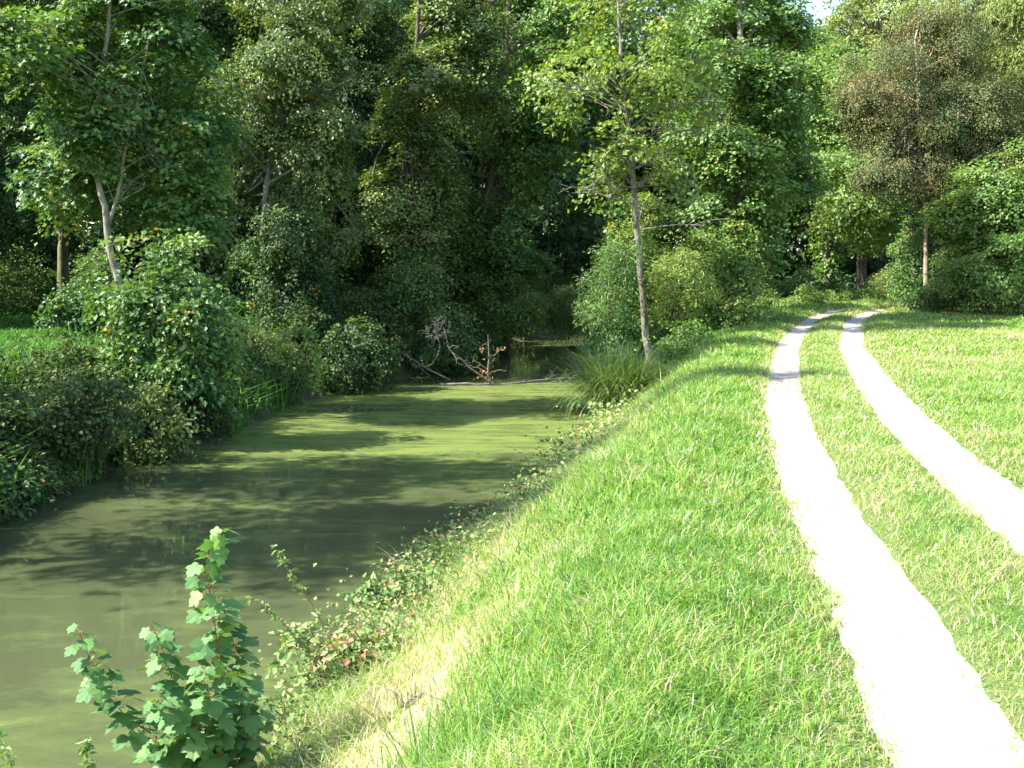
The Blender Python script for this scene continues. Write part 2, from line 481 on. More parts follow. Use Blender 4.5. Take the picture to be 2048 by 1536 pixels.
bm = t.nodes.new('ShaderNodeBump'); bm.inputs['Strength'].default_value = .6; bm.inputs['Distance'].default_value = .01
t.links.new(vo.outputs['Distance'], bm.inputs['Height']); t.links.new(bm.outputs[0], pb.inputs['Normal'])
t.links.new(pb.outputs[0], o.inputs['Surface'])
M['gravel'] = m

# water with duckweed: 'tint' holds how thick the weed may lie, raised past the log to imitate sunlight
m, t, o = newmat('turbid_canal_water')
p = geo_pos(t)
at = t.nodes.new('ShaderNodeAttribute'); at.attribute_name = 'tint'
swirl = mapping(t, p, (.34, 1.25, 1), (0, 0, rad(-14)))
s1 = noise(t, 1.0, 7, .62, swirl, 1.3)
s2 = noise(t, 4.5, 5, .7, mapping(t, p, (.6, 1.2, 1)), .6)
fl = noise(t, 60, 3, .7, p)
dens = math_(t, 'ADD', math_(t, 'MULTIPLY', s1, 1.0), math_(t, 'MULTIPLY', s2, .45))
dens = math_(t, 'SUBTRACT', dens, .22)
dens = math_(t, 'ADD', dens, math_(t, 'SUBTRACT', at.outputs['Fac'], .5))
weed = ramp(t, dens, [(.47, (0, 0, 0)), (.60, (1, 1, 1))])
film = ramp(t, dens, [(.28, (0, 0, 0)), (.56, (1, 1, 1))])
turb = mixc(t, film, (.060, .072, .033), (.100, .132, .046))
wc = mixc(t, fl, (.115, .16, .035), (.185, .235, .052))
s3 = noise(t, 2.2, 6, .7, mapping(t, p, (.28, 1.5, 1), (0, 0, rad(9))), .8)
thin = ramp(t, s3, [(.40, (.22, .22, .22)), (.55, (1, 1, 1))])
weed = math_(t, 'MULTIPLY', weed, thin)
base = mixc(t, math_(t, 'MULTIPLY', weed, math_(t, 'ADD', .6, math_(t, 'MULTIPLY', fl, .4))), turb, wc)
pb = t.nodes.new('ShaderNodeBsdfPrincipled')
pb.inputs['IOR'].default_value = 1.333
t.links.new(base, pb.inputs['Base Color'])
t.links.new(math_(t, 'SUBTRACT', 1.0, weed, clamp=True), pb.inputs['Subsurface Weight'])
pb.subsurface_method = 'BURLEY'
pb.inputs['Subsurface Radius'].default_value = (1.0, 1.0, .7)
pb.inputs['Subsurface Scale'].default_value = .22
rg = ramp(t, weed, [(0, (.035, .035, .035)), (1, (.42, .42, .42))])
t.links.new(rg, pb.inputs['Roughness'])
bm = t.nodes.new('ShaderNodeBump'); bm.inputs['Strength'].default_value = .06; bm.inputs['Distance'].default_value = .02
wv = noise(t, 3.0, 3, .5, mapping(t, p, (1, 2.0, 1)))
t.links.new(math_(t, 'ADD', wv, math_(t, 'MULTIPLY', math_(t, 'MULTIPLY', weed, fl), .8)), bm.inputs['Height'])
t.links.new(bm.outputs[0], pb.inputs['Normal'])
t.links.new(pb.outputs[0], o.inputs['Surface'])
M['water'] = m

# ------------------------------------------------------------------ ground, tracks, water
def grid(xs, ys):
    X, Y = np.meshgrid(xs, ys, indexing='ij')
    n, k = X.shape
    i, j = np.meshgrid(np.arange(n - 1), np.arange(k - 1), indexing='ij')
    F = np.stack([i * k + j, (i + 1) * k + j, (i + 1) * k + j + 1, i * k + j + 1], -1).reshape(-1, 4)
    return X.reshape(-1), Y.reshape(-1), F

xs = np.concatenate([np.linspace(-400, -32, 12), np.arange(-30, -8, .6), np.arange(-8, 20, .16), np.arange(20, 45, .6), np.linspace(46, 400, 12)])
ys = np.concatenate([np.linspace(-200, -14, 8), np.arange(-12, 2, .5), np.arange(2, 30, .16), np.arange(30, 62, .4), np.linspace(63, 500, 16)])
X, Y, F = grid(xs, ys)
s_, u_ = su(X, Y)
Z = Hsu(s_, u_, X, Y)
ur_, ul_ = shores(s_)
straw_m = np.exp(-((u_ - 3.2) / .65) ** 2) * (.75 + .8 * vnoise(s_ * .7, u_ * 1.6, 11)) * smooth(26, 10, Y) * smooth(-6, 0, Y)
tint = .3 + .45 * np.clip(straw_m, 0, 1)
tint = np.where((u_ > ur_ - .35) & (u_ < ul_ + .5), 0.05, tint)
tint = np.where((u_ > ul_ + .5), .27, tint)
a = Acc(); a.add(np.stack([X, Y, Z], 1), [F], tint)
tag(a.build('ground', M['ground'], smooth_shade=True), kind='structure')

def track(off, hw, seed):
    a = Acc()
    n = 900
    s = np.linspace(CS[0] + .2, CS[-1] - .5, n)
    cx, cy = np.interp(s, CS, CL[:, 0]), np.interp(s, CS, CL[:, 1])
    nx, ny = np.interp(s, CS, CN[:, 0]), np.interp(s, CS, CN[:, 1])
    k = 9
    V = []
    wl = hw * (1 + .04 * vnoise(s * 1.3, s * 0 + seed, seed) + .10 * vnoise(s * 5, s * 0 + seed, seed + 1))
    wr = hw * (1 + .04 * vnoise(s * 1.1, s * 0 + seed, seed + 2) + .10 * vnoise(s * 6, s * 0 + seed, seed + 3))
    q = np.linspace(-1, 1, k)
    U = off + np.where(q[None] > 0, q[None] * wl[:, None], q[None] * wr[:, None])
    XX, YY = cx[:, None] + nx[:, None] * U, cy[:, None] + ny[:, None] * U
    ZZ = Hsu(*su(XX, YY), XX.reshape(-1), YY.reshape(-1)).reshape(n, k) + .014 - .03 * np.abs(q)[None] ** 6
    i, j = np.meshgrid(np.arange(n - 1), np.arange(k - 1), indexing='ij')
    F = np.stack([i * k + j, i * k + j + 1, (i + 1) * k + j + 1, (i + 1) * k + j], -1).reshape(-1, 4)
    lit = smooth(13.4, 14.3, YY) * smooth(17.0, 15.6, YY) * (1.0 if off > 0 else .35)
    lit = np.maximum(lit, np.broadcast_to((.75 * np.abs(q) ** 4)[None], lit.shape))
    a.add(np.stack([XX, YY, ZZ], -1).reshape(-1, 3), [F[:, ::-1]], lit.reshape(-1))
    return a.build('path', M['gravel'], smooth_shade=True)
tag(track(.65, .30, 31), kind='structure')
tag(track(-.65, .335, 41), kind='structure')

X, Y, F = grid(np.concatenate([np.arange(-16, 12, .4), np.arange(12, 40, 1.0)]), np.arange(-12, 64, .4))
s_, u_ = su(X, Y)
ur_, ul_ = shores(s_)
wt = .25 + .15 * smooth(8, 13.5, Y) + .10 * smooth(13.5, 16.5, Y) + .15 * smooth(15.5, 20, Y) + .11 * vnoise(X * .35, Y * .6, 61)
wt = wt + .17 * np.exp(-(((Y - 10.4) / .8) ** 2 + ((X + .9) / .8) ** 2)) + .12 * smooth(9, 5, Y)
wt = np.where(Y > 26.3, .40 + .05 * vnoise(X * .5, Y * .5, 62), wt)  # extra weed past the log lightens shaded water as if sun reached it
a = Acc(); a.add(np.stack([X, Y, X * 0 + WATER], 1), [F], np.clip(wt, 0, 1))
tag(a.build('water', M['water'], smooth_shade=True), kind='structure')

# ------------------------------------------------------------------ grass
def blades(acc, rng, x, y, h, wd, lean, bend, tint, heading=None):
    n = len(x)
    z = H(x, y)
    th = rng.uniform(0, 2 * math.pi, n) if heading is None else heading
    dx, dy = np.cos(th), np.sin(th)
    px_, py_ = -dy, dx                                        # width direction: across the lean
    rt = rng.normal(0, .5, n)
    px2, py2 = px_ * np.cos(rt) + dx * np.sin(rt), py_ * np.cos(rt) + dy * np.sin(rt)
    b = np.stack([x, y, z - .01], 1)
    D3 = np.stack([dx, dy, dx * 0], 1); W3 = np.stack([px2, py2, dx * 0], 1)
    up = np.array([0, 0, 1.0])
    m1 = b + (up * .55 * h[:, None]) + D3 * (lean * .5 * h)[:, None]
    tip = b + up * (h * (1 - bend * .55))[:, None] + D3 * ((lean + bend) * h)[:, None]
    w2 = (wd * .5)[:, None]
    V = np.stack([b - W3 * w2, b + W3 * w2, m1 - W3 * w2 * .85, m1 + W3 * w2 * .85, tip], 1).reshape(-1, 3)
    o_ = np.arange(n)[:, None] * 5
    acc.add(V, [o_ + np.array([[0, 1, 3, 2]]), o_ + np.array([[2, 3, 4]])], np.repeat(tint, 5))

def lawn():
    rng = np.random.default_rng(5)
    acc = Acc()
    bands = [(1.8, 4.5, 5600, .0052, .08), (4.5, 7.5, 4400, .0064, .085), (7.5, 12, 2200, .0098, .09), (12, 19, 1300, .013, .095), (19, 30, 720, .022, .105), (30, 56, 300, .038, .13)]
    for y0, y1, den, wd, hh in bands:
        xa, xb = -.30 * y1 - 1.5, .56 * y1 + 1.2
        n = int(den * (xb - xa) * (y1 - y0))
        x = rng.uniform(xa, xb, n); y = rng.uniform(y0, y1, n)
        k = (x > -.30 * y - 1.5) & (x < .54 * y + 1.0); x, y = x[k], y[k]
        s, u = su(x, y); ur, ul = shores(s)
        k = (u < ur - .1) & (u > -40)
        x, y, s, u, ur = x[k], y[k], s[k], u[k], ur[k]
        d = np.minimum(np.abs(u - .65) / .27, np.abs(u + .65) / .305)
        edge = .92 + .20 * vnoise(x * 3.4, y * 3.4, 20) + .15 * vnoise(x * 13, y * 13, 21)
        keep = rng.random(len(x)) < smooth(.58, 1.06, d - edge + .92)
        cl = vnoise(x * 1.2, y * 1.2, 22) * .5 + vnoise(x * 4.5, y * 4.5, 23) * .5
        st = np.exp(-((u - 3.2) / .6) ** 2) * (.7 + .9 * vnoise(s * .7, u * 1.6, 11)) * smooth(26, 10, y)
        st = np.clip(st, 0, 1)
        keep &= rng.random(len(x)) < (1 - .82 * st) * (.85 + .3 * cl)
        x, y, s, u, d, cl, st = x[keep], y[keep], s[keep], u[keep], d[keep], cl[keep], st[keep]
        n = len(x)
        midst = np.abs(u) < .6
        near_track = np.clip((d - .9) * .6, 0, 1)
        h = hh * 1.15 * rng.uniform(.5, 1.5, n) * (1 + .5 * cl)
        h *= np.where(midst, .8, 1) * (.55 + .45 * near_track)
        h *= np.where(u < -1.0, .9, 1) * (1 + .5 * smooth(1.4, 2.4, u) * (1 - st))
        lean = rng.uniform(.1, .8, n) + .6 * midst * rng.random(n)
        bend = rng.uniform(.1, .7, n)
        tnt = .50 + .12 * cl + rng.normal(0, .2, n) + .12 * vnoise(x * 2.6, y * 2.6, 27)
        tnt += np.where(u < -1.0, .07 + .12 * vnoise(x * .6, y * .5, 24), 0)
        tnt += np.where(midst, .08, 0) + .10 * np.clip(1 - near_track, 0, 1)
        tnt += np.where(rng.random(n) < .05 + .5 * st, .38, .05 * st)
        tall = (rng.random(n) < .02) & (u > 1.0) & (vnoise(x * .9, y * .9, 26) > -.1)
        h = np.where(tall, h * 2.0, h); tnt = np.where(tall, rng.uniform(0, .45, n), tnt)
        wide = rng.random(n) < .07
        wd_ = wd * rng.uniform(.6, 1.3, n) * np.where(wide, 1.6, 1) * np.where(midst, .75, 1)
        edge2 = (d < 1.35) & (rng.random(n) < .35)
        tnt = np.where(edge2, rng.uniform(.72, .95, n), tnt)
        tnt += np.where(u < -1.0, .05, 0)
        blades(acc, rng, x, y, h, wd_, lean, bend, np.clip(tnt, 0, 1))
    return acc
tag(lawn().build('grass', M['grass']), 'short bright green grass over bank and meadow beside the gravel tracks', 'grass', kind='stuff')

def meadow_left():
    rng = np.random.default_rng(6)
    acc = Acc()
    for y0, y1, den, wd, hh in [(9, 20, 520, .016, .16), (20, 34, 330, .028, .18), (34, 56, 120, .05, .22)]:
        xa, xb = -.56 * y1 - 2, 4
        n = int(den * (xb - xa) * (y1 - y0))
        x = rng.uniform(xa, xb, n); y = rng.uniform(y0, y1, n)
        k = (x > -.56 * y - 2); x, y = x[k], y[k]
        s, u = su(x, y); ur, ul = shores(s)
        k = (u > ul + .5); x, y = x[k], y[k]; n = len(x)
        cl = vnoise(x * 1.0, y * 1.0, 32)
        blades(acc, rng, x, y, hh * rng.uniform(.5, 1.4, n) * (1 + .4 * cl), wd * rng.uniform(.6, 1.3, n), rng.uniform(.1, .7, n), rng.uniform(.1, .6, n), np.clip(.5 + .2 * cl + rng.normal(0, .15, n), 0, 1))
    n = 5200
    s = rng.uniform(CS[0] + 14, CS[0] + 37, n); ur, ul = shores(s)
    u = ul + rng.uniform(-.1, 3.2, n)
    k = vnoise(s * .8, u * .9, 33) > -.15; s, u = s[k], u[k]; n = len(s)
    x = np.interp(s, CS, CL[:, 0]) + np.interp(s, CS, CN[:, 0]) * u; y = np.interp(s, CS, CL[:, 1]) + np.interp(s, CS, CN[:, 1]) * u
    blades(acc, rng, x, y, rng.uniform(.4, 1.25, n), .014 + .0007 * y, rng.uniform(.05, .6, n), rng.uniform(.2, .9, n), np.clip(rng.normal(.75, .2, n), 0, 1))
    return acc
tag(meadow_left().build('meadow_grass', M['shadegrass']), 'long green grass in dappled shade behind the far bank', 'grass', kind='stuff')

def clump(name, c, n, h, wd, spread, label, cat, mat, seed, tint=(.3, .12), lean=(.2, .9), bend=(.4, 1.2), heading=None):
    """a tussock: long arching blades from one root, several segments each"""
    rng = np.random.default_rng(seed)
    acc = Acc()
    k = 7
    th = rng.uniform(0, 2 * math.pi, n) if heading is None else rng.normal(heading, .7, n)
    r0 = spread * np.sqrt(rng.random(n)); ph = rng.uniform(0, 2 * math.pi, n)
    B = np.stack([c[0] + r0 * np.cos(ph), c[1] + r0 * np.sin(ph), np.full(n, c[2] - .03)], 1)
    L = h * rng.uniform(.55, 1.15, n)
    a0 = rng.uniform(*lean, n); b0 = rng.uniform(*bend, n)
    q = np.linspace(0, 1, k)
    ang = a0[:, None] + b0[:, None] * q[None] ** 1.6                 # angle from vertical
    seg = (L / (k - 1))[:, None]
    dr = np.cumsum(np.sin(ang) * seg, 1) - np.sin(ang[:, :1]) * seg; dz = np.cumsum(np.cos(ang) * seg, 1) - np.cos(ang[:, :1]) * seg
    C = B[:, None] + np.stack([np.cos(th)[:, None] * dr, np.sin(th)[:, None] * dr, dz], -1)
    Wd = np.stack([-np.sin(th), np.cos(th), th * 0], 1)[:, None] * (wd * rng.uniform(.6, 1.2, n))[:, None, None] * (1 - q ** 2.5)[None, :, None] * .5
    V = np.stack([C - Wd, C + Wd], 2).reshape(-1, 3)
    o_ = np.arange(n)[:, None] * (2 * k)
    fs = [o_ + np.array([[2 * i, 2 * i + 1, 2 * i + 3, 2 * i + 2]]) for i in range(k - 1)]
    tt = np.clip(rng.normal(tint[0], tint[1], n), 0, 1)
    acc.add(V, fs, np.repeat(tt, 2 * k))
    return tag(acc.build(name, mat), label, cat)

# ------------------------------------------------------------------ trees and shrubs
def E(x0, y0, x1, y1, D, depth=None):
    """crown volume whose outline spans that pixel box at distance D"""
    a_, b_ = P(x0, y0, D), P(x1, y1, D)
    c = (a_ + b_) / 2
    rx, rz = abs(b_[0] - a_[0]) / 2, abs(a_[2] - b_[2]) / 2
    return c, (rx, depth if depth else (rx + rz) / 2, rz)

def tree(name, label, cat, seed, D, trunk_px, r0, barkm, ells, style, leafm, group=None, cover=1, base_t=.5, tw=1.0, top=None,
         extra_trunks=(), lobe=None, size=1.0, bark2=None, hide_crown=False, nl=None, dead=0, tvar=.16):
    rng = np.random.default_rng(seed)
    pts = [P(px, py, D) for px, py in trunk_px]
    g = H1(pts[0][0], pts[0][1])
    pts[0][2] = g - .1
    root = thing(name, (pts[0][0], pts[0][1], g), label, cat, group)
    tp = spline(pts, 26)
    tp[1:-1, :2] += rng.normal(0, .012, (24, 2))
    wood = Acc()
    rr = np.interp(np.linspace(0, 1, 26), [0, .04, .12, 1], [r0 * 1.5, r0 * 1.15, r0, r0 * .3])
    tube(wood, tp, rr, 12)
    for e_px, er in extra_trunks:
        ep = spline([P(px, py, D) for px, py in e_px], 14)
        tube(wood, ep, np.linspace(er, er * .35, 14), 9)
        tp = np.concatenate([tp, ep])
    leaf = Acc()
    crown(leaf, wood, rng, ells, style, cover, nl, lobe, size, base_t, tp, tw, tvar)
    wood.build('trunk', barkm, root, True)
    leaf.build('crown', leafm, root)
    for i in range(dead):
        db = Acc()
        b = tp[rng.integers(8, 24)]
        d = nrm(np.array([rng.normal(), rng.normal() - .6, rng.uniform(-.1, .5)]))
        ln = rng.uniform(1.2, 2.6)
        pp = b + d * ln * np.linspace(0, 1, 7)[:, None] + np.cumsum(rng.normal(0, .05, (7, 3)), 0)
        tube(db, pp, np.linspace(.022, .006, 7), 5)
        for q in range(7):
            k = rng.integers(2, 6); d2 = nrm(d + rng.normal(0, .7, 3)); l2 = rng.uniform(.3, .9)
            p2 = pp[k] + d2 * l2 * np.linspace(0, 1, 5)[:, None] + np.cumsum(rng.normal(0, .03, (5, 3)), 0)
            tube(db, p2, np.linspace(.011, .003, 5), 4)
        db.build('dead_branch', M['twig'], root)
    return root

def shrub(name, label, cat, seed, ells, style, leafm, group=None, cover=1, base_t=.5, stemm='bark_brown', size=1.0, lobe=None, nl=None, tvar=.2):
    rng = np.random.default_rng(seed)
    c, r = ells[0]
    g = H1(c[0], c[1])
    root = thing(name, (c[0], c[1], max(g, WATER)), label, cat, group)
    wood, leaf = Acc(), Acc()
    crown(leaf, wood, rng, ells, style, cover, nl, lobe, size, base_t, None, .6, tvar)
    wood.build('stem', M[stemm], root, True)
    leaf.build('foliage', leafm, root)
    return root

m_ = M
# --- left bank, from the nearest
tree('sycamore_tree', 'slender sycamore with pale forked trunk rising from a shrub on the far bank', 'tree', 101, 19.5,
     [(262, 720), (243, 600), (222, 510), (213, 430), (196, 360), (190, 290), (200, 190), (215, 60), (225, -80), (235, -220)], .07, m_['bark_pale'],
     [E(60, 90, 400, 300, 20.0, 1.3), E(110, 230, 260, 340, 19.3, .4), E(50, 220, 400, 440, 21.2, 1.0), E(110, -90, 420, 180, 20, 1.6), E(0, 20, 200, 190, 19, 1.2), E(90, -330, 460, -60, 20, 1.7), E(340, 120, 470, 420, 20.5, 1.0), E(290, 300, 440, 520, 20.3, .8), E(110, -640, 430, -290, 20, 1.5), E(40, 280, 190, 440, 20.6, .8)],
     'sycnear', m_['maple'], base_t=.62, tw=.4, extra_trunks=[([(218, 445), (238, 380), (250, 300), (275, 200), (300, 60)], .04)], cover=1.35)
tree('woodland_tree', 'straight mossy trunk standing in dark shade left of the pale forked trunk', 'tree', 102, 33,
     [(124, 600), (126, 520), (130, 420), (138, 300), (150, 150), (160, -60), (160, -260)], .17, m_['bark_moss'],
     [E(20, 290, 260, 440, 31, 2.0), E(-60, 40, 160, 300, 33, 2.6), E(60, -80, 400, 80, 34, 3)], 'maple', m_['maple'], base_t=.42, cover=1.3, dead=3)
tree('elm_tree', 'ivy covered tree with grey green crown and one bare pale trunk streak', 'tree', 103, 27,
     [(536, 680), (528, 520), (530, 420), (537, 340), (552, 240), (560, 100), (565, -80)], .10, m_['bark_grey'],
     [E(470, 20, 700, 230, 27, 1.6), E(400, 120, 560, 330, 26.5, 1.3), E(560, 200, 720, 400, 27, 1.3), E(500, -60, 740, 60, 28, 2), E(545, 330, 740, 560, 28, 1.6), E(400, 300, 520, 520, 28, 1.2)], 'elm', m_['olive'], base_t=.5, cover=1.25, dead=3)
tree('ash_tree', 'dark leafy tree behind the ivy covered tree, its crown reaching the photo top', 'tree', 104, 33,
     [(640, 640), (636, 500), (640, 350), (650, 150), (660, -50), (660, -250)], .2, m_['bark_brown'],
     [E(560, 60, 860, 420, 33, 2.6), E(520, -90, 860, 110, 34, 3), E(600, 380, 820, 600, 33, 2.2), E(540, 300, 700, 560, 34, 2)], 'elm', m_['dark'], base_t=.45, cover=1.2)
tree('alder_tree', 'tall tree with sunlit pale leaf tips in the middle of the far bank', 'tree', 105, 30,
     [(800, 640), (806, 480), (815, 300), (830, 150), (840, -40)], .15, m_['bark_brown'],
     [E(790, 70, 960, 330, 30, 1.6), E(730, 250, 900, 520, 30, 1.7), E(860, 60, 1040, 260, 31, 1.6), E(840, -70, 1040, 100, 31, 2), E(740, 400, 900, 610, 30, 1.5)], 'maple', m_['olive'], base_t=.55, cover=1.3, size=.85, dead=2)
tree('field_maple_tree', 'green layered maple in front of the dark hollow right of the tallest far bank tree', 'tree', 106, 35,
     [(1010, 620), (1005, 480), (1000, 320), (1010, 150), (1020, -50)], .18, m_['bark_brown'],
     [E(960, 180, 1150, 420, 35, 2.0), E(900, 380, 1080, 560, 34, 1.8), E(1030, 60, 1200, 260, 36, 2.2), E(980, -80, 1250, 90, 37, 2.6), E(880, 440, 1090, 640, 35, 1.8)], 'maple', m_['bright'], base_t=.34, cover=1.3)
tree('oak_tree', 'broad dark tree filling the upper left corner behind the sycamore', 'tree', 107, 27,
     [(-70, 640), (-75, 500), (-80, 300), (-60, 100), (-60, -150)], .2, m_['bark_brown'],
     [E(-330, -60, 60, 260, 27, 2.3), E(-300, 240, 60, 480, 27, 2.0), E(-150, -150, 180, 0, 28, 2.3), E(-120, 300, 110, 520, 28, 2)], 'elm', m_['dark'], base_t=.4, cover=1.3, dead=2)
tree('beech_tree', 'dense dark tree between the sycamore and the ivy covered tree', 'tree', 108, 30,
     [(400, 640), (402, 480), (405, 300), (410, 100), (410, -150)], .17, m_['bark_brown'],
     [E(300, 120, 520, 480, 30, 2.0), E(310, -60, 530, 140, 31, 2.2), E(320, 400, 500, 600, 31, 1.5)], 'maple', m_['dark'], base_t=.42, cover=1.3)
tree('shade_willow_tree', 'unseen waterside tree beyond the left picture edge, added to shade the canal', 'tree', 118, 9.4,
     [(-1250, 900), (-1240, 500), (-1230, 0), (-1230, -900)], .15, m_['bark_grey'],
     [E(-1700, -950, -850, -150, 9.4, 1.6), E(-1500, -1180, -1000, -800, 9.8, 1.3)], 'far', m_['maple'], cover=1.1, size=.7)  # out of view, added so its shade falls on the canal
tree('shade_poplar_tree', 'unseen tall narrow tree beyond the left picture edge, added to shade canal and path', 'tree', 119, 13.2,
     [(-560, 800), (-560, 500), (-550, 0), (-550, -900)], .16, m_['bark_grey'],
     [E(-850, -450, -400, 200, 13.2, 1.2), E(-750, -1000, -420, -350, 13.0, .9), E(-640, -1600, -450, -900, 13.4, .6)], 'far', m_['maple'], cover=1.0, size=.7)  # out of view, narrow top shaped to throw shade across to the path
# --- trees standing on the path side of the canal
tree('young_maple_tree', 'tall thin maple with airy yellow green leaves and dead twigs, between canal and tracks', 'tree', 110, 26.0,
     [(1302, 752), (1290, 650), (1277, 500), (1266, 350), (1256, 250), (1243, 120), (1236, 0), (1230, -140)], .088, m_['bark_grey'],
     [E(1080, 60, 1250, 260, 26.5, 1.2), E(1230, 30, 1400, 230, 25.2, 1.0), E(1190, 230, 1300, 330, 25.2, .5), E(1300, 60, 1440, 280, 26.6, 1.2), E(1130, -120, 1400, 90, 26.8, 1.5), E(1160, 250, 1260, 450, 26.2, .7), E(1290, 240, 1400, 440, 26.4, .8), E(1110, -170, 1400, -40, 26.5, 1.5)],
     'airy', m_['airy'], base_t=.5, cover=1.0, dead=12, tw=.8)
tree('leafy_maple_tree', 'dark green tree with grey trunk and sunlit lower boughs, right of the thin maple', 'tree', 111, 31,
     [(1492, 660), (1488, 560), (1482, 420), (1476, 240), (1480, 100), (1480, -100)], .19, m_['bark_grey'],
     [E(1350, 60, 1560, 330, 31, 2.0), E(1480, 100, 1650, 300, 31, 1.8), E(1390, 250, 1560, 480, 30.5, 1.7), E(1350, -40, 1600, 110, 32, 2.2), E(1520, 270, 1640, 400, 32, 1.3), E(1530, -60, 1600, 110, 33, 1.2), E(1400, 420, 1560, 600, 31, 1.4)],
     'maple', m_['maple'], base_t=.68, cover=1.3, dead=4)
tree('path_side_tree', 'tree with straight dark trunk and drooping layered boughs where the tracks turn', 'tree', 112, 52,
     [(1732, 585), (1724, 500), (1718, 430), (1712, 300), (1706, 150)], .2, m_['bark_brown'],
     [E(1630, 290, 1790, 460, 50, 3.0), E(1600, 120, 1760, 320, 53, 3.4), E(1690, 380, 1800, 500, 50, 2)], 'far', m_['bright'], base_t=.6, cover=1.2, size=.75,
     extra_trunks=[([(1720, 590), (1717, 520), (1716, 440)], .14)])
tree('ivy_clad_tree', 'ivy clad trunk in the dark under the boughs left of the track bend', 'tree', 113, 57,
     [(1657, 568), (1655, 500), (1655, 400), (1655, 250), (1650, 100)], .26, m_['bark_brown'],
     [E(1560, 180, 1680, 420, 57, 3), E(1635, 400, 1680, 560, 57, .6), E(1570, 70, 1700, 220, 58, 3.5)], 'far', m_['bright'], base_t=.55, cover=1.2, size=.8)
tree('pale_crowned_tree', 'tall tree with pale green crown behind the reddish thorn tree', 'tree', 114, 62,
     [(1760, 570), (1760, 400), (1755, 200), (1750, 0)], .3, m_['bark_grey'],
     [E(1690, -60, 1860, 130, 62, 4), E(1640, 60, 1760, 260, 60, 3), E(1760, 60, 1900, 260, 63, 3.6)], 'far', m_['limey'], base_t=.5, cover=1.2, size=.8)
# --- right side
tree('hawthorn_tree', 'reddish brown thorn tree with bare pinkish trunk at the meadow edge', 'tree', 115, 36.6,
     [(1853, 620), (1852, 540), (1852, 470), (1847, 395), (1840, 300), (1835, 180), (1830, 80)], .09, m_['bark_pink'],
     [E(1700, 100, 1860, 280, 37, 1.8), E(1735, 220, 1890, 410, 36.6, 1.5), E(1830, 130, 2010, 360, 37.5, 2.0), E(1760, 10, 1950, 190, 38, 1.9), E(1830, 300, 1960, 440, 36.8, 1.3), E(1900, 220, 2060, 420, 37.2, 1.5), E(1740, 130, 1960, 340, 38, 1.8)], 'haw', m_['brown'], base_t=.27, cover=1.05, tvar=.3, dead=3)
tree('cherry_tree', 'tall tree with long drooping lime green leaves in the upper right corner', 'tree', 116, 41,
     [(2040, 620), (2030, 450), (2010, 250), (2000, 60), (1990, -100)], .2, m_['bark_grey'],
     [E(1860, -60, 2080, 160, 40, 2.2), E(1960, 80, 2120, 300, 39, 2.0), E(1980, -120, 2260, 60, 41, 2.6), E(2060, 60, 2260, 330, 40, 2.4), E(1900, 200, 2060, 420, 42, 2)], 'lime', m_['limey'], base_t=.45, cover=1.5)
tree('hazel_tree', 'dense green hazel whose boughs hang down to the sunny meadow edge', 'tree', 117, 36,
     [(2000, 625), (1995, 540), (1990, 430), (1985, 330)], .09, m_['bark_brown'],
     [E(1920, 300, 2060, 470, 34.5, 1.6), E(2000, 250, 2180, 480, 35, 1.9), E(1900, 430, 2070, 600, 34.5, 1.5), E(1890, 330, 1990, 520, 34.8, 1.2)], 'maple', m_['bright'], base_t=.55, cover=1.5, size=.9)

